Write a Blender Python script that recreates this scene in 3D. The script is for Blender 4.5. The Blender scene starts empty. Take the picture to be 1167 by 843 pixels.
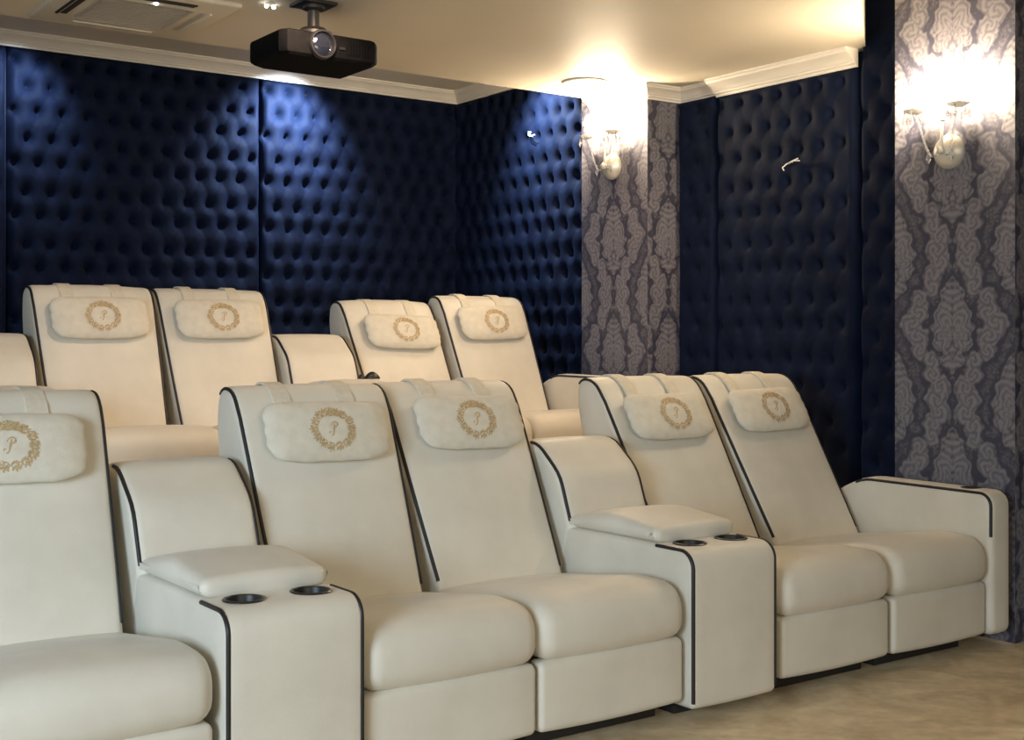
import bpy, bmesh, math, random
import numpy as np
from mathutils import Vector, Matrix
random.seed(7)
COL = bpy.context.scene.collection
PI = math.pi

# ------------------------------------------------------------------ materials
def new_mat(name):
    m = bpy.data.materials.new(name); m.use_nodes = True
    nt = m.node_tree; b = nt.nodes['Principled BSDF']
    return m, nt, b

def simple(name, col, rough=.5, metal=0., emit=None, estr=0., trans=0., coat=0.):
    m, nt, b = new_mat(name)
    b.inputs['Base Color'].default_value = (*col, 1)
    b.inputs['Roughness'].default_value = rough
    b.inputs['Metallic'].default_value = metal
    b.inputs['Transmission Weight'].default_value = trans
    b.inputs['Coat Weight'].default_value = coat
    if emit:
        b.inputs['Emission Color'].default_value = (*emit, 1)
        b.inputs['Emission Strength'].default_value = estr
    return m

def noisy(name, c1, c2, scale, rough=.6, bump=0., bscale=200., detail=6., sheen=0., dist=.0, stops=(.35, .65), sheen_col=(1, 1, 1)):
    m, nt, b = new_mat(name)
    N = nt.nodes; L = nt.links
    tc = N.new('ShaderNodeTexCoord')
    n = N.new('ShaderNodeTexNoise'); n.inputs['Scale'].default_value = scale
    n.inputs['Detail'].default_value = detail; n.inputs['Distortion'].default_value = dist
    L.new(tc.outputs['Object'], n.inputs['Vector'])
    r = N.new('ShaderNodeValToRGB')
    r.color_ramp.elements[0].position = stops[0]; r.color_ramp.elements[0].color = (*c1, 1)
    r.color_ramp.elements[1].position = stops[1]; r.color_ramp.elements[1].color = (*c2, 1)
    L.new(n.outputs['Fac'], r.inputs['Fac']); L.new(r.outputs['Color'], b.inputs['Base Color'])
    b.inputs['Roughness'].default_value = rough
    b.inputs['Sheen Weight'].default_value = sheen
    b.inputs['Sheen Tint'].default_value = (*sheen_col, 1)
    if bump:
        n2 = N.new('ShaderNodeTexNoise'); n2.inputs['Scale'].default_value = bscale; n2.inputs['Detail'].default_value = 3
        L.new(tc.outputs['Object'], n2.inputs['Vector'])
        bp = N.new('ShaderNodeBump'); bp.inputs['Strength'].default_value = bump; bp.inputs['Distance'].default_value = .002
        L.new(n2.outputs['Fac'], bp.inputs['Height']); L.new(bp.outputs['Normal'], b.inputs['Normal'])
    return m

M = {}
M['cream'] = noisy('cream_upholstery', (.665, .62, .52), (.735, .69, .585), 5, .5, .25, 260, sheen=.15)
M['pillow'] = noisy('plush_pillow_cloth', (.67, .62, .51), (.73, .68, .56), 30, .8, .4, 160, sheen=.2)
M['strap'] = noisy('strap_cloth', (.64, .585, .47), (.70, .645, .53), 60, .8, .2, 300)
M['piping'] = simple('black_piping', (.012, .011, .013), .45)
M['plinth'] = simple('black_plinth', (.02, .018, .016), .7)
M['cup'] = simple('black_plastic', (.018, .017, .016), .35)
M['gold'] = noisy('gold_thread', (.44, .30, .14), (.60, .45, .24), 150, .6, .3, 500)
M['velvet'] = noisy('navy_velvet', (.0024, .0055, .0185), (.0040, .0090, .029), 9, .75, .15, 300, sheen=.03, sheen_col=(.25, .4, .9))
M['velvet'].node_tree.nodes['Principled BSDF'].inputs['Specular IOR Level'].default_value = .12
M['paint'] = noisy('cream_ceiling_paint', (.72, .645, .51), (.76, .68, .54), 2, .6)
M['crown'] = noisy('white_crown_paint', (.82, .76, .66), (.87, .81, .70), 4, .45)
M['wall'] = noisy('dark_navy_wall_paint', (.010, .014, .035), (.014, .02, .045), 4, .8)
M['black'] = noisy('projector_black', (.0035, .0035, .004), (.006, .006, .0062), 30, .75)
M['black'].node_tree.nodes['Principled BSDF'].inputs['Specular IOR Level'].default_value = .06
M['darkmetal'] = simple('dark_metal', (.035, .033, .03), .45, .3)
M['lens'] = simple('lens_glass', (.01, .012, .02), .05, 0, coat=1.)
M['lensring'] = simple('lens_ring', (.03, .03, .032), .4, .5)
M['acwhite'] = noisy('ac_plastic', (.62, .56, .45), (.65, .59, .48), 3, .5)
M['acgrille'] = simple('ac_grille', (.42, .38, .31), .6)
M['slot'] = simple('ac_slot', (.02, .018, .015), .8)
M['led'] = simple('led_white', (1, 1, 1), .4, emit=(1, .98, .95), estr=9.)
M['silver'] = simple('brushed_silver', (.80, .77, .68), .38, .55)
M['frost'] = simple('frosted_glass', (.95, .94, .9), .35, 0, trans=.5)
M['crystal'] = simple('crystal', (.95, .95, .97), .03, 0, trans=.85)
M['bulb'] = simple('lit_bulb', (1, .9, .75), .4, emit=(1, .80, .55), estr=950.)
M['candle'] = simple('candle_sleeve', (.85, .80, .7), .5)
M['wire'] = simple('white_cable', (.8, .8, .78), .4)
M['chrome'] = simple('steel_mechanism', (.45, .43, .4), .35, .8)
M['downlight'] = simple('white_downlight_ring', (.8, .76, .68), .4)
M['downlens'] = simple('downlight_diffuser', (1, .95, .85), .4, emit=(1, .85, .65), estr=3.)

def floor_mat():
    m, nt, b = new_mat('beige_mottled_floor'); N = nt.nodes; L = nt.links
    tc = N.new('ShaderNodeTexCoord')
    n = N.new('ShaderNodeTexNoise'); n.inputs['Scale'].default_value = 3.2; n.inputs['Detail'].default_value = 9; n.inputs['Distortion'].default_value = 1.6
    n2 = N.new('ShaderNodeTexNoise'); n2.inputs['Scale'].default_value = 26; n2.inputs['Detail'].default_value = 8
    L.new(tc.outputs['Object'], n.inputs['Vector']); L.new(tc.outputs['Object'], n2.inputs['Vector'])
    mx = N.new('ShaderNodeMath'); mx.operation = 'MULTIPLY_ADD'; mx.inputs[1].default_value = .35
    L.new(n2.outputs['Fac'], mx.inputs[0]); L.new(n.outputs['Fac'], mx.inputs[2])
    r = N.new('ShaderNodeValToRGB'); e = r.color_ramp.elements
    e[0].position = .5; e[0].color = (.52, .41, .25, 1)
    e[1].position = .86; e[1].color = (.80, .68, .48, 1)
    x = e.new(.68); x.color = (.66, .545, .365, 1)
    L.new(mx.outputs[0], r.inputs['Fac']); L.new(r.outputs['Color'], b.inputs['Base Color'])
    b.inputs['Roughness'].default_value = .55
    return m
M['floor'] = floor_mat()

def damask_mat():
    m, nt, b = new_mat('damask_wallpaper'); N = nt.nodes; L = nt.links
    at = N.new('ShaderNodeAttribute'); at.attribute_name = 'damask'
    tc = N.new('ShaderNodeTexCoord')
    n = N.new('ShaderNodeTexNoise'); n.inputs['Scale'].default_value = 45; n.inputs['Detail'].default_value = 8; n.inputs['Distortion'].default_value = 1.2
    L.new(tc.outputs['Object'], n.inputs['Vector'])
    ad = N.new('ShaderNodeMath'); ad.operation = 'MULTIPLY_ADD'; ad.inputs[1].default_value = .7
    sub = N.new('ShaderNodeMath'); sub.operation = 'SUBTRACT'; sub.inputs[1].default_value = .5
    L.new(n.outputs['Fac'], sub.inputs[0]); L.new(sub.outputs[0], ad.inputs[0]); L.new(at.outputs['Fac'], ad.inputs[2])
    r = N.new('ShaderNodeValToRGB'); e = r.color_ramp.elements
    e[0].position = .05; e[0].color = (.040, .041, .066, 1)
    e[1].position = .95; e[1].color = (.205, .195, .215, 1)
    L.new(ad.outputs[0], r.inputs['Fac']); L.new(r.outputs['Color'], b.inputs['Base Color'])
    b.inputs['Roughness'].default_value = .5
    return m
M['damask'] = damask_mat()

# ------------------------------------------------------------------ object helpers
def link_bm(name, bm, mat, parent=None, smooth=True, angle=50, loc=None):
    me = bpy.data.meshes.new(name)
    bmesh.ops.recalc_face_normals(bm, faces=bm.faces)
    bm.to_mesh(me); bm.free()
    me.materials.append(mat)
    if smooth:
        for p in me.polygons: p.use_smooth = True
        me.set_sharp_from_angle(angle=math.radians(angle))
    o = bpy.data.objects.new(name, me); COL.objects.link(o)
    if parent: o.parent = parent
    if loc: o.location = loc
    return o

def empty(name, label, cat, loc, group=None):
    o = bpy.data.objects.new(name, None); COL.objects.link(o)
    o.empty_display_size = .1; o.location = loc
    return tag(o, label, cat, group)

def tag(o, label, cat, group=None):
    o['label'] = label; o['category'] = cat
    if group: o['group'] = group
    elif 'group' in o: del o['group']
    return o

def struct(o):
    o['kind'] = 'structure'; return o

def add_box(bm, lo, hi, bev=0., seg=2):
    vs = bmesh.ops.create_cube(bm, size=1)['verts']
    for v in vs:
        for i in range(3): v.co[i] = lo[i] + (v.co[i] + .5) * (hi[i] - lo[i])
    if bev:
        es = list({e for v in vs for e in v.link_edges})
        bmesh.ops.bevel(bm, geom=es, offset=bev, segments=seg, affect='EDGES', profile=.5)

def add_lathe(bm, prof, mat4=Matrix(), n=32):
    """prof: list of (r, z); revolved about z"""
    rings = []
    for r, z in prof:
        if r < 1e-6: rings.append([bm.verts.new(mat4 @ Vector((0, 0, z)))])
        else: rings.append([bm.verts.new(mat4 @ Vector((r * math.cos(2 * PI * k / n), r * math.sin(2 * PI * k / n), z))) for k in range(n)])
    for a, b in zip(rings[:-1], rings[1:]):
        for k in range(n):
            q = [a[k % len(a)], a[(k + 1) % len(a)], b[(k + 1) % len(b)], b[k % len(b)]]
            q2 = []
            for v in q:
                if v not in q2: q2.append(v)
            if len(q2) >= 3: bm.faces.new(q2)

def add_tube(bm, pts, r, n=8, cap=True):
    pts = [Vector(p) for p in pts]
    rings = []; up = None
    for i, p in enumerate(pts):
        t = (pts[min(i + 1, len(pts) - 1)] - pts[max(i - 1, 0)]).normalized()
        if up is None:
            up = Vector((0, 0, 1)) if abs(t.z) < .9 else Vector((1, 0, 0))
        s = t.cross(up)
        if s.length < 1e-6: s = t.cross(Vector((0, 1, 0)))
        s.normalize(); up = s.cross(t).normalized()
        rr = r(i / (len(pts) - 1)) if callable(r) else r
        rings.append([bm.verts.new(p + rr * (math.cos(2 * PI * k / n) * s + math.sin(2 * PI * k / n) * up)) for k in range(n)])
    for a, b in zip(rings[:-1], rings[1:]):
        for k in range(n): bm.faces.new((a[k], a[(k + 1) % n], b[(k + 1) % n], b[k]))
    if cap:
        bm.faces.new(rings[0]); bm.faces.new(rings[-1])

def fillet(poly, step=.03):
    """poly: [(y, z, radius)] closed -> dense list of points with rounded corners"""
    out = []; n = len(poly)
    for i in range(n):
        p0 = Vector(poly[i - 1][:2]); p = Vector(poly[i][:2]); p2 = Vector(poly[(i + 1) % n][:2]); r = poly[i][2]
        a = (p0 - p); b = (p2 - p); la, lb = a.length, b.length; a.normalize(); b.normalize()
        ang = math.acos(max(-1, min(1, a.dot(b))))
        if r <= 0 or ang > PI - .02: out.append(p); continue
        d = min(r / math.tan(ang / 2), la * .49, lb * .49); r = d * math.tan(ang / 2)
        s, e = p + a * d, p + b * d
        c = p + (a + b).normalized() * (r / math.sin(ang / 2))
        va, vb = s - c, e - c
        a0 = math.atan2(va.y, va.x); da = math.atan2(vb.y, vb.x) - a0
        while da > PI: da -= 2 * PI
        while da < -PI: da += 2 * PI
        k = max(3, int(abs(da) / .22))
        for j in range(k + 1):
            out.append(c + r * Vector((math.cos(a0 + da * j / k), math.sin(a0 + da * j / k))))
    dense = []
    for i, p in enumerate(out):
        q = out[(i + 1) % len(out)]; L = (q - p).length
        if L < 1e-5: continue
        k = max(1, int(math.ceil(L / step)))
        for j in range(k): dense.append(p.lerp(q, j / k))
    return dense

def normals2(pts):
    n = len(pts); area = sum(pts[i].x * pts[(i + 1) % n].y - pts[(i + 1) % n].x * pts[i].y for i in range(n))
    sg = 1 if area > 0 else -1; res = []
    for i in range(n):
        t = (pts[(i + 1) % n] - pts[i - 1]).normalized()
        res.append(Vector((t.y, -t.x)) * sg)       # outward
    return res

def add_pad(bm, pts, x0, x1, r, puff=0., nx=10, taper=None, puffw=None, k=5):
    """upholstered block: closed side profile pts (y,z) swept along x with rounded, softly crowned edges"""
    nr = normals2(pts); secs = []
    for i in range(k + 1):
        th = PI / 2 * i / k
        secs.append((x0 + r * (1 - math.cos(th)), r * (1 - math.sin(th))))
    for i in range(1, nx): secs.append((x0 + r + (x1 - x0 - 2 * r) * i / nx, 0))
    for i in range(k, -1, -1):
        th = PI / 2 * i / k
        secs.append((x1 - r * (1 - math.cos(th)), r * (1 - math.sin(th))))
    rings = []; xc = (x0 + x1) / 2; hw = (x1 - x0) / 2
    for x, off in secs:
        s = (x - xc) / hw; ring = []
        for p, n in zip(pts, nr):
            pf = puff * (1 - s * s) * (puffw(p.x, p.y) if puffw else 1)
            q = p + n * (pf - off)
            xx = xc + (x - xc) * (taper(q.x, q.y) if taper else 1)
            ring.append(bm.verts.new((xx, q.x, q.y)))
        rings.append(ring)
    m = len(pts)
    for a, b in zip(rings[:-1], rings[1:]):
        for j in range(m): bm.faces.new((a[j], a[(j + 1) % m], b[(j + 1) % m], b[j]))
    for ring in (rings[0], rings[-1]):
        f = bm.faces.new(ring)
        bmesh.ops.triangulate(bm, faces=[f], ngon_method='EAR_CLIP')

def edge_path(pts, x, r, side, i0, i1, taper=None, xc=0.):
    """polyline along the rounded edge (for piping); side -1 = low x, +1 = high x"""
    nr = normals2(pts); n = len(pts); out = []
    i = i0
    while True:
        p = pts[i % n] + nr[i % n] * (-r * (1 - math.sin(PI / 4)) + .001)
        xx = x - side * r * (1 - math.cos(PI / 4))
        if taper: xx = xc + (xx - xc) * taper(p.x, p.y)
        out.append((xx, p.x, p.y))
        if i % n == i1 % n: break
        i += 1
    return out

def nearest(pts, y, z):
    return min(range(len(pts)), key=lambda i: (pts[i].x - y) ** 2 + (pts[i].y - z) ** 2)

def sub_path(pts, a, b):
    """indices from point near a to point near b taking the shorter way; returns (i0,i1,reverse)"""
    i, j = nearest(pts, *a), nearest(pts, *b); n = len(pts)
    return (i, j) if (j - i) % n <= (i - j) % n else (j, i)

def dup(root, name, loc, label, group=None):
    r = root.copy(); COL.objects.link(r); r.location = loc
    r['label'] = label
    if group: r['group'] = group
    for ch in list(root.children):
        c = ch.copy(); COL.objects.link(c); c.parent = r; c.matrix_parent_inverse = ch.matrix_parent_inverse
        for g in list(ch.children):
            d = g.copy(); COL.objects.link(d); d.parent = c; d.matrix_parent_inverse = g.matrix_parent_inverse
    return r

# ------------------------------------------------------------------ layout numbers (metres; camera over the origin)
EYE = 1.2
WALL_X, BACK_Y = 4.86, 7.40
SLAB_Z, CEIL_Z = 2.578, 2.915
ROW1_Y, ROW2_Y, RISER = 2.95, 5.00, .40
SEAT_W = .577
COLUMN_X = 4.584

# ------------------------------------------------------------------ room shell
def slab_obj(name, lo, hi, mat):
    bm = bmesh.new(); add_box(bm, lo, hi)
    return struct(link_bm(name, bm, mat, smooth=False))
slab_obj('floor', (-3.2, -3.5, -.1), (WALL_X, BACK_Y, 0), M['floor'])
slab_obj('floor_riser', (-3.2, 4.45, 0), (WALL_X, BACK_Y, RISER), M['floor'])
slab_obj('wall_back', (-3.2, BACK_Y, -.1), (WALL_X + .15, BACK_Y + .15, 3.1), M['wall'])
slab_obj('wall_right', (WALL_X, -3.5, -.1), (WALL_X + .15, BACK_Y, 3.1), M['wall'])
slab_obj('ceiling', (-3.2, -3.5, CEIL_Z), (WALL_X, BACK_Y, 3.05), M['paint'])
# lowered ceiling over the seats: back edge free-standing before the back wall, cut off obliquely in front
bm = bmesh.new()
plan = [(-3.2, 5.60), (WALL_X, 5.60), (WALL_X, 3.905), (4.025, 3.262), (2.575, 2.095), (1.2, .97), (1.2, -3.5), (-3.2, -3.5)]
lo = [bm.verts.new((x, y, SLAB_Z)) for x, y in plan]; hi = [bm.verts.new((x, y, CEIL_Z)) for x, y in plan]
bm.faces.new(lo); bm.faces.new(hi)
for i in range(len(plan)):
    j = (i + 1) % len(plan); bm.faces.new((lo[i], lo[j], hi[j], hi[i]))
struct(link_bm('ceiling_lowered', bm, M['paint'], smooth=False))

# crown mouldings: profile (out from wall, down from ceiling)
CROWN = [(0, 0), (.085, 0), (.085, .008), (.078, .012), (.074, .020), (.066, .024), (.050, .032), (.034, .046), (.030, .052), (.024, .054), (.022, .062), (.012, .064), (.010, .076), (0, .076)]
def crown(name, path, ztop, dirs, scale=1.):
    """path: plan points; dirs: outward plan direction at each point (already mitred)"""
    bm = bmesh.new(); rings = []
    for (x, y), (dx, dy) in zip(path, dirs):
        rings.append([bm.verts.new((x + dx * o * scale, y + dy * o * scale, ztop - d * scale)) for o, d in CROWN])
    for a, b in zip(rings[:-1], rings[1:]):
        for k in range(len(CROWN)): bm.faces.new((a[k], a[(k + 1) % len(CROWN)], b[(k + 1) % len(CROWN)], b[k]))
    bm.faces.new(rings[0]); bm.faces.new(rings[-1])
    return struct(link_bm(name, bm, M['crown'], angle=25))
crown('trim_1', [(-3.2, BACK_Y - .05), (WALL_X - .045, BACK_Y - .05), (WALL_X - .045, 5.70)], CEIL_Z, [(0, -1), (-1, -1), (-1, 0)])
C1 = (5.134, 5.698); C2 = (2.948, 3.526)
crown('trim_2', [(COLUMN_X, 5.60), (COLUMN_X, C1[0]), (WALL_X - .03, C1[0]), (WALL_X - .03, 4.80)], SLAB_Z, [(-1, 0), (-1, -1), (-1, -1), (-1, 0)], .93)
crown('trim_3', [(WALL_X - .055, 4.83), (WALL_X - .055, 3.905)], SLAB_Z, [(-1, 0), (-1, 0)], 1.12)

# ------------------------------------------------------------------ damask columns
def damask_value(u, z):
    """u: metres from the strip centre, z: height -> 0..1 (1 = light ornament). ogee layout mirrored about u=0"""
    P, W = .63, .287
    x = np.abs(u)
    x = np.where(x > W, 2 * W - x, x)
    # slight organic wobble, the same on both halves
    x = x + .004 * np.sin(z * 61 + x * 40) + .003 * np.sin(z * 113 - x * 70)
    z = z + .004 * np.sin(x * 83 + 1.3) + .003 * np.sin(x * 151 + z * 30)
    t = z / P
    def smooth(d, w): return 1 / (1 + np.exp(np.clip(d / w, -40, 40)))
    def centre(zz): return .122 + .064 * np.cos(2 * PI * zz / P) + .008 * np.cos(4 * PI * zz / P)
    # scrolling ribbon: a chain of overlapping lobes along an ogee line
    best = np.full(x.shape, 9.); ring = np.zeros(x.shape)
    PB = P / 12
    k0 = np.round(z / PB)
    for dk in (-1, 0, 1):
        zc = (k0 + dk) * PB
        side = np.where((k0 + dk) % 2 == 0, 1, -1)
        xc = centre(zc) + .012 * side
        rr = np.hypot(x - xc, z - zc)
        r0 = .047 + .006 * np.cos((k0 + dk) * 2 * PI / 12 * 2)
        th = np.arctan2(z - zc, x - xc)
        r1 = r0 * (1 + .07 * np.cos(7 * th))
        d = rr - r1
        ring = np.where(d < best, .5 + .5 * np.cos(rr * 2 * PI / .026 + 2 * th * side), ring)
        best = np.minimum(best, d)
    dmin = best
    v = smooth(best, .002) * (.45 + .55 * ring)
    for cx, off in ((0., 0.), (W, .5)):
        tt = (t + off + .5) % 1 - .5
        zz = tt * P; xx = np.abs(x - cx)
        ht = .205
        s = np.clip((zz + ht) / (2 * ht), 0, 1)
        prof = .098 * np.sin(PI * s ** .8) ** .85 * (1 - .09 * np.cos(s * PI * 11)) - .020 * np.exp(-((s - .20) / .06) ** 2)
        dd = xx - prof
        body = smooth(dd, .002) * (np.abs(zz) < ht)
        petal = .5 + .5 * np.cos(2 * PI * (np.hypot(xx * 1.3, zz + .05) - .02 * np.cos(6 * np.arctan2(zz + .05, xx))) / .034)
        rim = np.exp(-((dd + .014) / .003) ** 2)
        stem = np.exp(-(xx / .004) ** 2) * (zz > -.08)
        body = body * np.clip(.50 + .50 * petal - .40 * rim - .35 * stem, 0, 1)
        dm = np.abs(xx) * 1.4 + np.abs(zz + .105)
        body = body * (1 - .75 * np.exp(-((dm - .036) / .007) ** 2))
        v = np.maximum(v, body)
        dmin = np.minimum(dmin, np.maximum(dd, (np.abs(zz) - ht) * .5))
        for cz, cr, cxx in ((.11, .020, .088), (-.13, .017, .085), (.222, .014, .02), (-.222, .012, .0)):
            rr = np.hypot(xx - cxx, zz - cz); th = np.arctan2(zz - cz, xx - cxx)
            c = smooth(rr - cr * (.8 + .3 * np.cos(5 * th)), .002) * (.6 + .4 * np.cos(rr * 300))
            v = np.maximum(v, .7 * np.clip(c, 0, 1))
    # small foliage filling the open ground, kept clear of the larger ornaments
    fol = .5 + .5 * np.sin(z * 2 * PI / .031 + 3 * np.sin(x * 2 * PI / .045)) * np.cos(x * 2 * PI / .027 + 2 * np.sin(z * 2 * PI / .06))
    v = np.maximum(v, smooth(.020 - dmin, .003) * (.05 + .45 * fol))
    return np.clip(v, 0, 1)

def damask_column(name, y0, y1, z0, z1, zshift):
    step = .0045
    faces = []; verts = []; vals = []
    def grid(origin, eu, ulen, cu):
        nu = int(ulen / step) + 1; nz = int((z1 - z0) / step) + 1
        U, Z = np.meshgrid(np.linspace(0, ulen, nu), np.linspace(z0, z1, nz), indexing='ij')
        base = len(vals)
        V = np.stack([origin[0] + eu[0] * U, origin[1] + eu[1] * U, Z], -1).reshape(-1, 3)
        verts.extend(V.tolist()); vals.extend(damask_value(U - cu, Z - zshift).reshape(-1).tolist())
        I = (base + np.arange(nu * nz)).reshape(nu, nz)
        q = np.stack([I[:-1, :-1], I[1:, :-1], I[1:, 1:], I[:-1, 1:]], -1).reshape(-1, 4)
        faces.extend(q.tolist())
    w = y1 - y0; dp = WALL_X - COLUMN_X
    grid((COLUMN_X, y1), (0, -1), w, w / 2)                 # face towards the seats
    grid((COLUMN_X, y0), (1, 0), dp, -w / 2 + .287 * 2 - .14)      # side face towards the screen
    grid((WALL_X, y1), (-1, 0), dp, .2)
    me = bpy.data.meshes.new(name); me.from_pydata(verts, [], faces); me.update()
    at = me.attributes.new('damask', 'FLOAT', 'POINT'); at.data.foreach_set('value', np.array(vals, dtype=np.float32))
    me.materials.append(M['damask'])
    o = bpy.data.objects.new(name, me); COL.objects.link(o)
    return struct(o)
damask_column('wall_column_far', C1[0], C1[1], RISER, CEIL_Z, 1.155)
damask_column('wall_column_near', C2[0], C2[1], 0, CEIL_Z, 1.277)

# ------------------------------------------------------------------ tufted panels
TW, TH = .134, .146      # button pitch across a row, and between staggered rows
def tufted_panel(name, label, origin, eu, width, z0, z1, phase=0., depth=1.):
    en = Vector((eu[1], -eu[0], 0))                        # out of the wall
    step = .0115
    nu = int(width / step) + 1; nz = int((z1 - z0) / step) + 1
    U, Z = np.meshgrid(np.linspace(0, width, nu), np.linspace(z0, z1, nz), indexing='ij')
    row = np.floor((z1 - Z) / TH).astype(int)
    best = np.full(U.shape, 9.); 
    for dr in (-1, 0, 1, 2):
        r_ = row + dr
        zc = z1 - .07 - r_ * TH + .012 * np.sin(r_ * 3.3)
        sh = np.where(r_ % 2 == 0, 0., .5) + phase
        k = np.floor(U / TW - sh)
        for dk in (0, 1):
            uc = (k + dk + sh) * TW
            jit = .008 * np.sin((k + dk) * 7.1 + r_ * 2.3)
            dd = np.hypot((U - uc - jit) / 1.0, (Z - zc) / 1.15)
            dd = np.where((uc < .03) | (uc > width - .03), 9., dd)
            best = np.minimum(best, dd)
    dim = np.exp(-(best / .021) ** 2) * .046 + np.exp(-(best / .052) ** 2) * .026
    # pleats running diagonally between the buttons
    a = (U / TW - phase + (z1 - .07 - Z) / (2 * TH)); b = (U / TW - phase - (z1 - .07 - Z) / (2 * TH))
    pa = np.abs(np.sin(PI * a)); pb = np.abs(np.sin(PI * b))
    pleat = .006 * (np.exp(-(pa / .16) ** 2) + np.exp(-(pb / .16) ** 2))
    H = .080 - (dim + pleat) * depth + .004 * np.sin(U * 9 + Z * 5) * np.sin(Z * 7)
    e = np.minimum(np.minimum(U, width - U), np.minimum(Z - z0, z1 - Z))
    H = H * np.clip(e / .03, 0, 1) ** .45
    O = Vector((*origin, 0))
    V = np.stack([O.x + eu[0] * U + en.x * H, O.y + eu[1] * U + en.y * H, Z], -1).reshape(-1, 3)
    I = np.arange(nu * nz).reshape(nu, nz)
    q = np.stack([I[:-1, :-1], I[1:, :-1], I[1:, 1:], I[:-1, 1:]], -1).reshape(-1, 4)
    me = bpy.data.meshes.new(name); me.from_pydata(V.tolist(), [], q.tolist()); me.update()
    for p in me.polygons: p.use_smooth = True
    me.materials.append(M['velvet'])
    o = bpy.data.objects.new(name, me); COL.objects.link(o)
    return tag(o, label, 'wall panel', 'button-tufted velvet wall panels')
S1, S2, S3 = .33, 1.838, 3.352
tz0 = RISER; ztop = CEIL_Z - .066
tufted_panel('tufted_wall_panel', 'navy velvet button-tufted panel at the far left end of the back wall', (S1, BACK_Y), (1, 0), S2 - S1, tz0, ztop, .1)
tufted_panel('tufted_wall_panel', 'navy velvet button-tufted back wall panel behind the two left rear recliners', (S2 + .004, BACK_Y), (1, 0), S3 - S2 - .008, tz0, ztop, .25)
tufted_panel('tufted_wall_panel', 'navy velvet button-tufted back wall panel below the projector, reaching the room corner', (S3, BACK_Y), (1, 0), WALL_X - .03 - S3, tz0, ztop, .35)
tufted_panel('tufted_wall_panel', 'navy tufted panel on the right wall between the room corner and the far damask column', (WALL_X, BACK_Y - .03), (0, -1), BACK_Y - .03 - C1[1] - .005, tz0, ztop, .2)
tufted_panel('tufted_wall_panel', 'narrow dark tufted panel on the right wall just in front of the far damask column', (WALL_X, C1[0] - .006), (0, -1), C1[0] - 4.835, .4, SLAB_Z - .06, .2, .4)
tufted_panel('tufted_wall_panel', 'wide dark tufted panel on the right wall between the two damask columns', (WALL_X, 4.833), (0, -1), 4.833 - 3.90, .02, SLAB_Z - .07, .3, .42)
tufted_panel('tufted_wall_panel', 'dark strip of tufted panel running up past the ceiling beside the near damask column', (WALL_X, 3.896), (0, -1), 3.896 - C2[1] - .006, .02, CEIL_Z - .01, .3, .4)

# ------------------------------------------------------------------ recliner parts
W = SEAT_W
BACK = fillet([(.545, .33, .03), (.805, .965, .10), (.855, 1.052, .09), (.965, 1.062, .075), (.995, .95, .25), (.985, .22, .03), (.66, .22, .05)], .025)
def back_taper(y, z):
    t = min(1, max(0, (z - .38) / .62)); return .905 + .085 * t ** .8
SEAT = fillet([(-.022, .272, .055), (-.022, .440, .085), (.16, .447, .3), (.60, .385, .04), (.60, .25, .02), (.10, .272, .02)], .025)
FOOT = fillet([(-.006, .064, .022), (-.006, .270, .022), (.055, .270, .01), (.055, .064, .01)], .03)
BASE = fillet([(.045, .06, .01), (.045, .255, .01), (.93, .255, .02), (.93, .06, .02)], .08)
RB = .028
def lean_back(lean): return [Vector((p.x + lean * min(1, max(0, (p.y - .33) / .72)), p.y)) for p in BACK]

def hole(o, cx, cy, r, z):
    bm = bmesh.new()
    bmesh.ops.create_cone(bm, cap_ends=True, segments=40, radius1=r, radius2=r, depth=.14, matrix=Matrix.Translation((cx, cy, z)))
    me = bpy.data.meshes.new('cutter'); bm.to_mesh(me); bm.free()
    c = bpy.data.objects.new('cutter', me); COL.objects.link(c); c.parent = o.parent
    md = o.modifiers.new('b', 'BOOLEAN'); md.object = c; md.operation = 'DIFFERENCE'; md.solver = 'EXACT'
    bpy.context.view_layer.update()
    dg = bpy.context.evaluated_depsgraph_get()
    nm = bpy.data.meshes.new_from_object(o.evaluated_get(dg))
    o.modifiers.clear(); o.data = nm
    bpy.data.objects.remove(c)

def cup_holder(parent, cx, cy, z, r=.047, name='cup_holder'):
    bm = bmesh.new()
    add_lathe(bm, [(0, -.062), (r - .006, -.062), (r - .003, -.058), (r - .0015, 0), (r + .001, .0035), (r + .006, .0035), (r + .009, .001), (r + .009, -.001)], Matrix.Translation((cx, cy, z)), 40)
    return link_bm(name, bm, M['cup'], parent)

def piping(parent, path, r=.0062):
    bm = bmesh.new(); add_tube(bm, path, r, 8)
    return link_bm('piping', bm, M['piping'], parent)

def fill_backrest(bk, lean):
    prof = lean_back(lean); piv = Vector((0, .66, .30))
    bm = bmesh.new(); add_pad(bm, prof, .004, W - .004, RB, .012, 14, back_taper, lambda y, z: 1. if y < .9 else .3)
    bmesh.ops.translate(bm, verts=bm.verts, vec=-piv)
    i0, i1 = sub_path(BACK, (.585, .42), (.975, 1.04))
    paths = [[tuple(Vector(q) - piv) for q in edge_path(prof, x, RB, side, i0, i1, back_taper, W / 2)] for x, side in ((.004, -1), (W - .004, 1))]
    return bm, paths, piv

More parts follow.
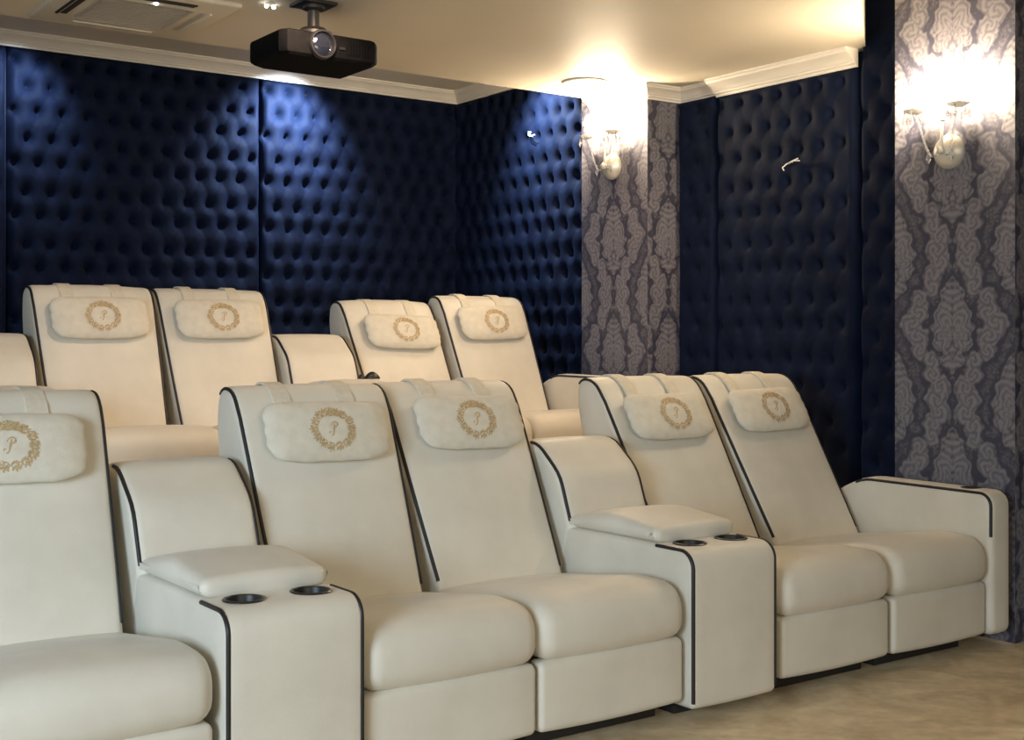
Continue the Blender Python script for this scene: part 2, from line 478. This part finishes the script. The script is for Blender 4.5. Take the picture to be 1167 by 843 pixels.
def build_recliner(loc, label, group, lean=0.):
    t = empty('recliner_chair', label, 'chair', loc, group)
    bm = bmesh.new(); add_pad(bm, BASE, .008, W - .008, .01)
    link_bm('base', bm, M['cream'], t)
    bm = bmesh.new(); add_box(bm, (.03, .10, 0), (W - .03, .88, .062), .004)
    link_bm('plinth', bm, M['plinth'], t)
    bm = bmesh.new(); add_pad(bm, FOOT, .006, W - .006, .018, .006)
    link_bm('footrest', bm, M['cream'], t)
    bm = bmesh.new(); add_pad(bm, SEAT, .002, W - .002, .05, .011, 12)
    link_bm('seat_cushion', bm, M['cream'], t)
    # backrest hinges about its foot
    bm, paths, piv = fill_backrest(None, lean)
    bk = link_bm('backrest', bm, M['cream'], t, loc=piv)
    for p in paths: piping(bk, p)
    return t

ARM_W = .135
ARM = fillet([(-.02, .06, .03), (-.02, .614, .055), (.60, .622, .2), (.74, .56, .12), (.84, .40, .05), (.84, .06, .02)], .03)
def add_arm(t):
    bm = bmesh.new(); add_pad(bm, ARM, W + .004, W + ARM_W, .024, .004)
    a = link_bm('armrest', bm, M['cream'], t)
    cx = W + .004 + ARM_W * .5
    hole(a, cx, .115, .036, .618)
    i0, i1 = sub_path(ARM, (-.01, .44), (.64, .61))
    i0, i1 = min(i0, i1), max(i0, i1)
    # front edge down to the cushion, along the top, fading at the back
    piping(a, edge_path(ARM, W + .004, .024, -1, i0, i1))
    cup_holder(a, cx, .115, .6175, .034)
    return a

# console between two chairs
CW = .395
CONS = fillet([(-.03, .04, .02), (-.03, .541, .06), (.92, .545, .02), (.92, .04, .02)], .03)
LID = fillet([(.150, .546, .015), (.150, .590, .03), (.40, .618, .3), (.63, .580, .012), (.63, .546, .01)], .02)
CBACK = fillet([(.585, .545, .02), (.655, .730, .16), (.79, .838, .12), (.935, .838, .09), (.955, .70, .2), (.955, .10, .02), (.70, .10, .02)], .02)
def build_console(loc, label, group):
    t = empty('console', label, 'console', loc, group)
    bm = bmesh.new(); add_pad(bm, CONS, .008, CW - .008, .016, .003)
    body = link_bm('body', bm, M['cream'], t)
    for cx in (CW * .5 - .094, CW * .5 + .094):
        hole(body, cx, .085, .049, .545)
        cup_holder(t, cx, .085, .5450)
    i0, i1 = sub_path(CONS, (-.03, .06), (.15, .544))
    for x, side in ((.008, -1), (CW - .008, 1)): piping(body, edge_path(CONS, x, .016, side, i0, i1))
    bm = bmesh.new(); add_pad(bm, LID, .012, CW - .012, .03, .010)
    link_bm('armrest_lid', bm, M['cream'], t)
    bm = bmesh.new(); add_pad(bm, CBACK, .006, CW - .006, .03, .004)
    b = link_bm('back_pad', bm, M['cream'], t)
    i0, i1 = sub_path(CBACK, (.60, .575), (.84, .838))
    for x, side in ((.006, -1), (CW - .006, 1)): piping(b, edge_path(CBACK, x, .03, side, i0, i1))
    bm = bmesh.new(); add_box(bm, (.03, .08, 0), (CW - .03, .88, .045), .004)
    link_bm('plinth', bm, M['plinth'], t)
    return t

# ------------------------------------------------------------------ headrest pillow
PW, PH, PT = .440, .203, .074
def pillow_h(a, b):
    """half thickness at normalised coords"""
    n = 4.5; r = (abs(a) ** n + abs(b) ** n) ** (1 / n)
    return max(0., 1 - r ** 2.6) ** .55
def build_pillow(loc, label, group, lean=0., dz=0., dx=0., roll=0.):
    """root at the pillow centre; local x across, local z up along the leaning backrest, local -y outwards"""
    t = empty('headrest_pillow', label, 'pillow', loc, group)
    bm = bmesh.new(); nr, na = 14, 72
    for sgn in (-1, 1):
        c = bm.verts.new((0, sgn * PT / 2, 0)); prev = None
        for i in range(1, nr + 1):
            rr = math.sin(PI / 2 * i / nr); ring = []
            for k in range(na):
                th = 2 * PI * k / na; n = 7.0 if math.sin(th) > 0 else 4.2
                sc = 1 / (abs(math.cos(th)) ** n + abs(math.sin(th)) ** n) ** (1 / n)
                a, b = rr * sc * math.cos(th), rr * sc * math.sin(th)
                if rr > .8:      # softly gathered seam
                    w = 1 - .012 * math.sin(k * 5.0) * (rr - .8) / .2
                    a *= w; b *= w
                x, z = a * PW / 2, b * PH / 2
                if i == nr and sgn == 1: ring.append(edge[k]); continue
                y = sgn * PT / 2 * max(0, 1 - rr ** 2.6) ** .55
                y += .0025 * math.sin(x * 31 + z * 17 + sgn) * (1 - rr) 
                ring.append(bm.verts.new((x, y, z)))
            if i == 1:
                for k in range(na): bm.faces.new((c, ring[k], ring[(k + 1) % na]))
            else:
                for k in range(na): bm.faces.new((prev[k], prev[(k + 1) % na], ring[(k + 1) % na], ring[k]))
            prev = ring
        if sgn == -1: edge = prev
    link_bm('cushion', bm, M['pillow'], t, angle=80)
    # straps: follow the backrest up from the pillow, over the top and down behind
    prof = lean_back(lean); PIL_TILT, PIL_TILT_AXIS, PIL_C = pillow_pose(lean, dz)
    idx = sub_path(BACK, (.785 + .4 * dz, .935 + dz), (.992, .86))
    nr2 = normals2(prof); path = []
    i = idx[0]
    while True:
        p = prof[i % len(BACK)] + nr2[i % len(BACK)] * (.0135 if BACK[i % len(BACK)].x < .84 else .0095)
        path.append(p)
        if i % len(BACK) == idx[1] % len(BACK): break
        i += 1
    R = (Matrix.Rotation(PIL_TILT, 4, 'X') @ Matrix.Rotation(roll, 4, 'Y')).inverted()     # chair space -> pillow local
    for cx in (-.125, .105):
        bm = bmesh.new(); rows = []
        for j, p in enumerate(path):
            nrm = (path[min(j + 1, len(path) - 1)] - path[max(j - 1, 0)]).normalized(); nn = Vector((nrm.y, -nrm.x))
            row = []
            for s, o in ((-.031, -.005), (-.030, .003), (.030, .003), (.031, -.005)):
                q = Vector((W / 2 + cx + s, p.x, p.y)) - PIL_C
                bk = Vector((0, nn.x, nn.y)) * o
                if bk.dot(Vector((0, p.x - .85, p.y - .6))) * o < 0: bk = -bk
                row.append(bm.verts.new(R @ (q + bk)))
            rows.append(row)
        for a, b in zip(rows[:-1], rows[1:]):
            for k in range(4): bm.faces.new((a[k], a[(k + 1) % 4], b[(k + 1) % 4], b[k]))
        bm.faces.new(rows[0]); bm.faces.new(rows[-1])
        link_bm('strap', bm, M['strap'], t)
    # embroidered crest
    bm = bmesh.new()
    def surf(x, z): return (x, -PT / 2 * pillow_h(x / (PW / 2), z / (PH / 2)) ** 1.0 - .0022, z)
    def stroke(pts, w):
        prev = None; n = len(pts)
        for j, (x, z) in enumerate(pts):
            x0, z0 = pts[max(j - 1, 0)]; x1, z1 = pts[min(j + 1, n - 1)]
            tx, tz = x1 - x0, z1 - z0; L = math.hypot(tx, tz) or 1
            ww = w * (.35 + .65 * math.sin(PI * min(1, max(0, (j + .5) / n))))
            px, pz = -tz / L * ww / 2, tx / L * ww / 2
            a = bm.verts.new(surf(x + px, z + pz)); b = bm.verts.new(surf(x - px, z - pz))
            if prev: bm.faces.new((prev[0], prev[1], b, a))
            prev = (a, b)
    def curl(cx, cz, r, a0, turns, w, dirn=1):
        n = 16; stroke([(cx + r * (1 - .75 * k / n) * math.cos(a0 + dirn * 2 * PI * turns * k / n), cz + r * (1 - .75 * k / n) * math.sin(a0 + dirn * 2 * PI * turns * k / n)) for k in range(n + 1)], w)
    def leaf(x, z, ang, ln, w):
        stroke([(x + ln * s * math.cos(ang), z + ln * s * math.sin(ang)) for s in (0, .2, .4, .6, .8, 1)], w)
    ra, rb = .064, .056
    for k in range(14):
        th = PI / 2 + 2 * PI * (k + .5) / 14
        if k in (0, 13): th += .12 * (1 if k == 0 else -1)
        cx, cz = ra * math.cos(th), rb * math.sin(th) - .004
        tg = th + PI / 2
        dr = 1 if k < 7 else -1
        wob = .0012 * math.sin(k * 2.4); cx += wob * math.cos(th); cz += wob * math.sin(th)
        curl(cx, cz, .0125, th + .5 * dr, 1.1, .0034, dr)
        curl(cx - .009 * math.cos(tg) * dr + .006 * math.cos(th), cz - .009 * math.sin(tg) * dr + .006 * math.sin(th), .0065, th + 2, .9, .0028, dr)
        leaf(cx + .010 * math.cos(th), cz + .010 * math.sin(th), tg + .5 * dr, .013, .0036)
        leaf(cx - .006 * math.cos(th), cz - .006 * math.sin(th), tg + PI - .4 * dr, .013, .0034)
        curl(cx + .011 * math.cos(tg), cz + .011 * math.sin(tg), .007, th, .8, .0034, -dr)
        for q in (-.9, 0., .9):
            leaf(cx + .004 * math.cos(th), cz + .004 * math.sin(th), th + q, .016, .0052)
        leaf(cx, cz, th + PI + .6 * dr, .012, .004)
    # crown over the wreath
    for k in range(5):
        ang = PI / 2 + (k - 2) * .33
        leaf((k - 2) * .0055, .050, ang, .020, .0058)
        curl((k - 2) * .0085, .070 - abs(k - 2) * .003, .0025, 0, 1, .003)
    stroke([(-.015, .050), (-.007, .0475), (0, .0465), (.007, .0475), (.015, .050)], .006)
    stroke([(-.013, .044), (-.006, .0418), (0, .041), (.006, .0418), (.013, .044)], .004)
    # script letter P
    stroke([(-.010, -.026), (-.006, -.027), (-.002, -.022), (.001, -.010), (.004, .003), (.007, .014)], .0055)
    stroke([(-.006, .006), (-.003, .013), (.004, .0185), (.012, .019), (.017, .014), (.016, .007), (.010, .002), (.004, .001)], .0045)
    curl(-.013, -.018, .005, 0, .8, .003)
    link_bm('embroidered_crest', bm, M['gold'], t, angle=80)
    return t

def pillow_pose(lean, dz=0.):
    run = .805 - .545 + lean * .635 / .72
    ax = Vector((0, run, .635)).normalized()
    nrm = Vector((0, -ax.z, ax.y)); k = (.895 - .33) / .635
    return -math.atan2(run, .635), ax, Vector((W / 2, .545 + k * run, .895)) + nrm * (.012 + PT * .40) + ax * dz
# pillow local z must follow the leaning back: rotation about X by a negative angle leans the top away
# ------------------------------------------------------------------ the two rows
R1X = dict(s0=.650, c0=1.235, s1=1.634, s2=2.211, c1=2.790, s3=3.226, s4=3.815)
R2X = dict(c0=1.150, s1=1.550, s2=2.128, c1=2.708, s3=3.145, s4=3.726)
g1, g2 = 'cream recliners in the front row', 'cream recliners in the rear row'
r1 = lambda k: (R1X[k], ROW1_Y, 0.)
r2 = lambda k: (R2X[k], ROW2_Y, RISER)
proto = build_recliner(r1('s1'), 'front-row cream recliner directly right of the left console with two cup holders', g1)
chairs = {'11': proto}
chairs['10'] = dup(proto, '', r1('s0'), 'front-row cream recliner at the left edge of the photo, cut off by the frame', g1)
chairs['12'] = dup(proto, '', r1('s2'), 'front-row cream recliner directly left of the right console', g1)
chairs['13'] = dup(proto, '', r1('s3'), 'front-row cream recliner directly right of the right console', g1)
chairs['21'] = dup(proto, '', r2('s1'), 'rear-row cream recliner furthest left, below the tufted back wall', g2)
chairs['22'] = dup(proto, '', r2('s2'), 'rear-row cream recliner directly left of the rear console', g2)
chairs['23'] = dup(proto, '', r2('s3'), 'rear-row cream recliner with its backrest tipped lower, right of the rear console', g2)
end = dup(proto, '', r1('s4'), 'front-row cream end recliner with a piped right armrest beside the near damask column', g1)
add_arm(end); chairs['14'] = end
chairs['24'] = dup(end, '', r2('s4'), 'rear-row cream end recliner with right armrest beside the far damask column', g2)
gc = 'cream consoles between the recliners'
cons = build_console(r1('c0'), 'front-row cream console with two black cup holders, the left and nearest one', gc)
dup(cons, '', r1('c1'), 'front-row cream console with two black cup holders, right one in the middle of the row', gc)
dup(cons, '', r2('c0'), 'rear-row cream console cut off by the left edge of the photo', gc)
dup(cons, '', r2('c1'), 'rear-row cream console with rounded back pad between the two rear pairs of recliners', gc)

# pillows
gp1, gp2 = 'crested headrest pillows on the front row', 'crested headrest pillows on the rear row'
specs = [  # chair, roll, dx, dz, label
    ('11', .020, .0, .0, 'gold-crested cream headrest pillow on the front recliner right of the left console', gp1),
    ('10', .030, -.02, -.005, 'gold-crested cream headrest pillow cut off at the left edge of the photo', gp1),
    ('12', .020, .012, .005, 'gold-crested cream headrest pillow on the front recliner left of the right console', gp1),
    ('13', .0, -.01, -.015, 'gold-crested cream headrest pillow on the front recliner right of the right console', gp1),
    ('14', -.02, -.01, -.005, 'gold-crested cream headrest pillow on the front end recliner with the armrest', gp1),
    ('21', -.01, .0, .0, 'gold-crested cream headrest pillow on the leftmost rear recliner', gp2),
    ('22', -.015, .0, .0, 'gold-crested cream headrest pillow on the rear recliner left of the rear console', gp2),
    ('23', .03, .02, -.045, 'rumpled gold-crested headrest pillow on the tipped rear recliner right of the rear console', gp2),
    ('24', -.03, .0, -.005, 'gold-crested cream headrest pillow on the rear end recliner by the far column', gp2)]
LEAN = {'10': 0., '11': .015, '12': .07, '13': .135, '14': .14, '21': 0., '22': .02, '23': 0., '24': .04}
for key, roll, dx, dz, label, g in specs:
    c = chairs[key]
    lean = LEAN[key]
    p = build_pillow((0, 0, 0), label, g, lean, dz, dx, roll)
    PIL_TILT, PIL_TILT_AXIS, PIL_C = pillow_pose(lean, dz)
    if lean:                                   # this chair's back leans further: its own backrest and piping meshes
        bm, paths, _ = fill_backrest(None, lean)
        bk = [ch for ch in c.children if ch.name.startswith('backrest')][0]
        pipes = list(bk.children)
        tmp = link_bm('backrest', bm, M['cream']); bk.data = tmp.data; bpy.data.objects.remove(tmp)
        for pp, path in zip(pipes, paths):
            bm = bmesh.new(); add_tube(bm, path, .0062, 8)
            tmp = link_bm('piping', bm, M['piping']); pp.data = tmp.data; bpy.data.objects.remove(tmp)
    tilt = 0.
    if key == '23':
        tilt = -.13
        for ch in c.children:
            if ch.name.startswith('backrest'): ch.rotation_euler = (tilt, 0, 0)
    base = Matrix.Translation(Vector(c.location))
    piv = Vector((0, .66, .30))
    hinge = Matrix.Translation(piv) @ Matrix.Rotation(tilt, 4, 'X') @ Matrix.Translation(-piv)
    loc = PIL_C + Vector((dx, 0, 0))
    m = base @ hinge @ Matrix.Translation(loc) @ Matrix.Rotation(PIL_TILT, 4, 'X') @ Matrix.Rotation(roll, 4, 'Y')
    p.location = m.to_translation(); p.rotation_euler = m.to_euler()

# ------------------------------------------------------------------ projector
pr = empty('projector', 'black ceiling-mounted projector with round front lens', 'projector', (2.36, 4.665, SLAB_Z))
ox, oy, oz = 2.36, 4.665, SLAB_Z
def pbox(name, lo, hi, mat, bev=.0, parent=pr):
    bm = bmesh.new(); add_box(bm, [lo[0] - ox, lo[1] - oy, lo[2] - oz], [hi[0] - ox, hi[1] - oy, hi[2] - oz], bev, 3)
    return link_bm(name, bm, mat, parent)
bm = bmesh.new()
pl = [(2.142, 4.535), (2.165, 4.505), (2.553, 4.505), (2.578, 4.535), (2.578, 4.835), (2.20, 4.835), (2.142, 4.80)]
for z, sc in ((2.322, .94), (2.335, 1), (2.405, 1), (2.418, .95)):
    pass
rings = []
for z, sc in ((2.320, .93), (2.330, .99), (2.340, 1), (2.402, 1), (2.414, .985), (2.420, .93)):
    rings.append([bm.verts.new(((x - 2.36) * sc, (y - 4.67) * sc + 4.67 - oy, z - oz)) for x, y in pl])
for a, b in zip(rings[:-1], rings[1:]):
    for k in range(len(pl)): bm.faces.new((a[k], a[(k + 1) % len(pl)], b[(k + 1) % len(pl)], b[k]))
bm.faces.new(rings[0]); bm.faces.new(rings[-1])
body = link_bm('body', bm, M['black'], pr, angle=30)
# lens on the front face
LM = Matrix.Translation((2.315 - ox, 4.505 - oy, 2.372 - oz)) @ Matrix.Rotation(PI / 2, 4, 'X')
bm = bmesh.new(); add_lathe(bm, [(.058, -.004), (.058, .010), (.054, .016), (.050, .016), (.046, .006), (.046, -.004)], LM, 40)
ring = link_bm('lens_ring', bm, M['lensring'], body)
bm = bmesh.new(); add_lathe(bm, [(.047, .002), (.040, .007), (.025, .011), (0, .013)], LM, 40)
link_bm('lens_glass', bm, M['lens'], body)
bm = bmesh.new()
for k in range(9): add_box(bm, (2.42 - ox + k * .013, 4.502 - oy, 2.345 - oz), (2.427 - ox + k * .013, 4.506 - oy, 2.395 - oz))
link_bm('vent_grille', bm, M['black'], body, smooth=False)
pbox('logo_plate', (2.39, 4.500, 2.362), (2.415, 4.504, 2.372), M['lensring'], parent=body)
pbox('mount_plate', (2.285, 4.60, SLAB_Z - .014), (2.435, 4.74, SLAB_Z - .001), M['darkmetal'], .003)
bm = bmesh.new(); add_lathe(bm, [(.045, -.012), (.045, -.026), (.024, -.034), (.024, -.098), (.05, -.105), (.06, -.118), (.075, -.122), (.075, -.150), (.0, -.150)], Matrix.Translation((0, .005, 0)), 24)
link_bm('mount_pole', bm, M['darkmetal'], pr)
pbox('mount_bracket', (2.20, 4.62, 2.416), (2.50, 4.70, 2.436), M['black'], .004)

# ------------------------------------------------------------------ ceiling air-conditioning cassette
ax, ay = 1.80, 5.19
ac = empty('air_conditioner', 'square ceiling air conditioner cassette with four dark slots at top left', 'air conditioner', (ax, ay, SLAB_Z))
bm = bmesh.new(); add_box(bm, (-.335, -.335, -.016), (.335, .335, .01), .008)
link_bm('panel', bm, M['acwhite'], ac)
bm = bmesh.new()
for lo, hi in (((-.19, -.19), (.19, -.175)), ((-.19, .175), (.19, .19)), ((-.19, -.175), (-.175, .175)), ((.175, -.175), (.19, .175))):
    add_box(bm, (*lo, -.021), (*hi, -.015), .002)
for k in range(16): add_box(bm, (-.175, -.168 + k * .0218, -.019), (.175, -.158 + k * .0218, -.0155))
link_bm('grille', bm, M['acgrille'], ac, smooth=False)
for dx, dy in ((0, -1), (0, 1), (-1, 0), (1, 0)):
    bm = bmesh.new(); cx, cy = dx * .238, dy * .238
    hx, hy = (.17, .013) if dx == 0 else (.013, .17)
    add_box(bm, (cx - hx, cy - hy, -.018), (cx + hx, cy + hy, -.0150), .002)
    s = link_bm('air_slot', bm, M['slot'] if dx < 0 or dy < 0 else M['acgrille'], ac)
    fx, fy = (hx, .006) if dx == 0 else (.006, hy)
    bm = bmesh.new(); add_box(bm, (cx + dx * .028 - fx, cy + dy * .028 - fy, -.022), (cx + dx * .028 + fx, cy + dy * .028 + fy, -.015), .002)
    link_bm('louvre', bm, M['acwhite'] if dy > 0 or dx > 0 else M['slot'], s)
bm = bmesh.new(); add_lathe(bm, [(.009, -.015), (.009, -.020), (.006, -.023), (0, -.023)], Matrix.Translation((.02, -.205, 0)), 16)
link_bm('indicator_light', bm, M['led'], ac)

# tiny pair of glowing white dots beside the projector mount, recessed downlight by the far column
bm = bmesh.new()
add_lathe(bm, [(.022, -.001), (.022, -.006), (.015, -.008), (0, -.008)], Matrix(), 20)
tw = empty('ceiling_dots', 'tiny pair of glowing white dots on the ceiling beside the projector mount', 'light', (2.22, 4.78, SLAB_Z))
link_bm('base_disc', bm, M['acwhite'], tw)
for dx in (-.016, .016):
    bm = bmesh.new(); add_lathe(bm, [(.008, -.0075), (.008, -.016), (.005, -.019), (0, -.019)], Matrix.Translation((dx, 0, 0)), 12)
    link_bm('lamp', bm, M['led'], tw)  # small emissive dot under the disc, one of two
dl = empty('recessed_downlight', 'round white downlight ring in the ceiling next to the far sconce', 'light', (4.25, 5.25, SLAB_Z))
bm = bmesh.new(); add_lathe(bm, [(.125, -.001), (.122, -.008), (.105, -.010), (.098, -.003), (.096, -.001)], Matrix(), 48)
link_bm('trim_ring', bm, M['downlight'], dl)
bm = bmesh.new(); add_lathe(bm, [(.097, -.0015), (.09, -.0025), (0, -.0025)], Matrix(), 48)
link_bm('diffuser', bm, M['downlens'], dl)

# ------------------------------------------------------------------ crystal sconces
def build_sconce(loc, label):
    """origin on the column face at the back plate's centre; local -x points into the room"""
    t = empty('wall_sconce', label, 'wall lamp', loc, 'crystal candle sconces on the damask columns')
    F = Matrix.Rotation(-PI / 2, 4, 'Y')                     # lathe z -> -x
    bm = bmesh.new()
    add_lathe(bm, [(.072, 0), (.072, .010), (.068, .018), (.060, .030), (.046, .044), (.028, .054), (.016, .057), (.013, .066), (.017, .074), (.012, .082), (0, .086)], F, 36)
    link_bm('back_plate', bm, M['silver'], t)
    bm = bmesh.new(); add_tube(bm, [(-.055, 0, .0), (-.06, 0, .04), (-.055, 0, .09), (-.05, 0, .13)], lambda s: .009 - .004 * s, 10)
    add_lathe(bm, [(.0, .12), (.012, .125), (.016, .14), (.008, .155), (.010, .165), (0, .185)], Matrix.Translation((-.05, 0, 0)), 14)
    link_bm('centre_stem', bm, M['silver'], t)
    for sy in (-1, 1):
        cx, cy, cz = -.095, sy * .105, .160
        bm = bmesh.new(); pts = []
        for k in range(17):
            s = k / 16
            pts.append((-.06 + (cx + .06) * s, cy * s, .02 - .055 * math.sin(PI * min(1, s * 1.25)) + (cz - .02) * s ** 2.2))
        add_tube(bm, pts, .005, 8)
        arm = link_bm('arm', bm, M['crystal'], t)
        bm = bmesh.new(); add_lathe(bm, [(.006, .0), (.02, .002), (.042, .012), (.047, .018), (.042, .016), (.02, .008), (.0, .006)], Matrix.Translation((cx, cy, cz)), 24)
        link_bm('drip_dish', bm, M['frost'], arm)
        bm = bmesh.new(); add_lathe(bm, [(.0, .006), (.0115, .006), (.0115, .062), (.0, .064)], Matrix.Translation((cx, cy, cz)), 16)
        link_bm('candle_sleeve', bm, M['candle'], arm)
        bm = bmesh.new(); add_lathe(bm, [(.0, .062), (.012, .064), (.020, .078), (.021, .092), (.015, .112), (.006, .128), (0, .136)], Matrix.Translation((cx, cy, cz)), 20)
        link_bm('bulb', bm, M['bulb'], arm)
        for k in range(6):
            a = 2 * PI * k / 6 + .3
            px, py = cx + .043 * math.cos(a), cy + .043 * math.sin(a)
            bm = bmesh.new()
            add_lathe(bm, [(0, .012), (.005, .006), (0, 0), (.003, -.004), (.009, -.026), (0, -.046)], Matrix.Translation((px, py, cz - .002)), 6)
            link_bm('crystal_drop', bm, M['crystal'], arm, smooth=False)
    for a in (-1, 1):
        bm = bmesh.new(); add_lathe(bm, [(0, .012), (.006, .006), (0, 0), (.004, -.005), (.011, -.03), (0, -.054)], Matrix.Translation((-.07, a * .055, .0)), 6)
        link_bm('crystal_drop', bm, M['crystal'], t, smooth=False)
    return t
build_sconce((COLUMN_X - .001, 5.420, 2.175), 'lit crystal sconce with round silver plate on the far damask column')
build_sconce((COLUMN_X - .001, 3.247, 1.995), 'lit crystal sconce with round silver plate on the near damask column')

# small black two-humped item left on the rear console's lid
bm = bmesh.new()
for cx, rx, ry, h in ((-.034, .022, .020, .022), (.018, .040, .026, .034)):
    r = bmesh.ops.create_uvsphere(bm, u_segments=24, v_segments=12, radius=1.)
    for v in r['verts']:
        v.co = Vector((cx + v.co.x * rx * (1 - .25 * max(0, v.co.z)), v.co.y * ry, max(v.co.z, -.05) * h))
add_box(bm, (-.054, -.012, -.002), (.056, .012, .005), .003)
it = link_bm('black_item', bm, M['cup'], loc=(3.035, 5.42, RISER + .624)); it.rotation_euler = (0, 0, -.35)
tag(it, 'small black two-humped item lying on the lid of the rear middle console', 'small item')

# loose cable ends poking out of the wall panels
def cable(loc, label, pts):
    bm = bmesh.new()
    for p in pts: add_tube(bm, [tuple(q) for q in p], .0035, 6)
    o = link_bm('loose_cable', bm, M['wire']); o.location = loc
    return tag(o, label, 'cable')
cable((WALL_X - .075, 6.44, 2.50), 'short white cable end poking from the blue-lit tufted panel near the room corner',
      [[(.03, .03, .035), (-.01, .03, .03), (-.02, .02, .012), (-.03, 0, 0), (-.03, -.04, -.01)], [(.03, .03, .035), (-.012, .02, .02), (-.02, -.01, .0), (-.02, -.05, 0)]])
cable((WALL_X - .075, 4.28, 2.083), 'two bare white cable ends poking from the dark panel between the damask columns',
      [[(.03, .02, .005), (-.02, .02, .0), (-.03, -.02, .006), (-.03, -.06, .002)], [(.03, .02, .005), (-.02, .03, -.002), (-.03, .05, -.02), (-.03, .04, -.035)], [(.03, .02, .005), (-.025, .0, .004), (-.03, -.05, .014)]])

# ------------------------------------------------------------------ lights
def lamp(kind, name, loc, energy, col, target=None, size=.1, **kw):
    d = bpy.data.lights.new(name, kind); d.energy = energy; d.color = col
    if kind == 'AREA':
        d.shape = 'RECTANGLE'; d.size = size; d.size_y = kw.pop('size_y', size)
    else: d.shadow_soft_size = size
    if 'spread' in kw: d.spread = kw.pop('spread')
    if kind == 'SPOT': d.spot_size = kw.pop('angle', 1.2); d.spot_blend = kw.pop('blend', .6)
    o = bpy.data.objects.new(name, d); COL.objects.link(o); o.location = loc
    if target is not None:
        o.rotation_euler = (Vector(target) - Vector(loc)).to_track_quat('-Z', 'Y').to_euler()
    return o
COOL = (.68, .82, 1.)
# cool wall washers in the recess before the back wall
lamp('SPOT', 'wall_washer', (3.54, 6.99, 2.80), 185, COOL, (3.50, 7.40, 2.46), .03, angle=1.9, blend=1.)
lamp('SPOT', 'wall_washer', (1.90, 6.99, 2.80), 44, COOL, (1.86, 7.40, 2.46), .03, angle=1.7, blend=1.)
lamp('SPOT', 'wall_washer', (4.46, 6.30, 2.84), 150, COOL, (4.86, 6.22, 2.38), .03, angle=1.9, blend=1.)
# daylight from a window ahead and to the left of the seats
lamp('AREA', 'daylight', (-2.6, .6, 1.5), 48, (.66, .83, 1.), (1.0, 3.3, .35), 1.8, size_y=1.6, spread=1.5)
lamp('AREA', 'screen_end_fill', (1.2, -2.6, 1.9), 22, (1., .89, .70), (2.3, 3.2, .2), 3.0, size_y=1.6, spread=1.7)
# warm ceiling lights over the rows
lamp('SPOT', 'ceiling_lamp', (2.2, 4.25, 2.54), 50, (1., .72, .52), (2.2, 5.5, .8), .08, angle=2.2, blend=.8)
lamp('SPOT', 'ceiling_lamp', (3.9, 4.35, 2.54), 50, (1., .72, .52), (3.8, 5.5, .8), .08, angle=2.2, blend=.8)
w = bpy.data.worlds.new('world'); bpy.context.scene.world = w; w.use_nodes = True
w.node_tree.nodes['Background'].inputs['Color'].default_value = (.95, .92, .86, 1)
w.node_tree.nodes['Background'].inputs['Strength'].default_value = .12

# ------------------------------------------------------------------ camera
cd = bpy.data.cameras.new('camera'); cam = bpy.data.objects.new('camera', cd); COL.objects.link(cam)
cam.location = (0, 0, EYE); cam.rotation_euler = (PI / 2, 0, -math.radians(35.68))
cd.sensor_width = 36; cd.lens = 36 * 1450 / 1167; cd.shift_y = -31.5 / 1167
cd.clip_start = .05
sc = bpy.context.scene; sc.camera = cam
sc.view_settings.view_transform = 'Standard'
sc.view_settings.look = 'None'
sc.view_settings.exposure = 0.
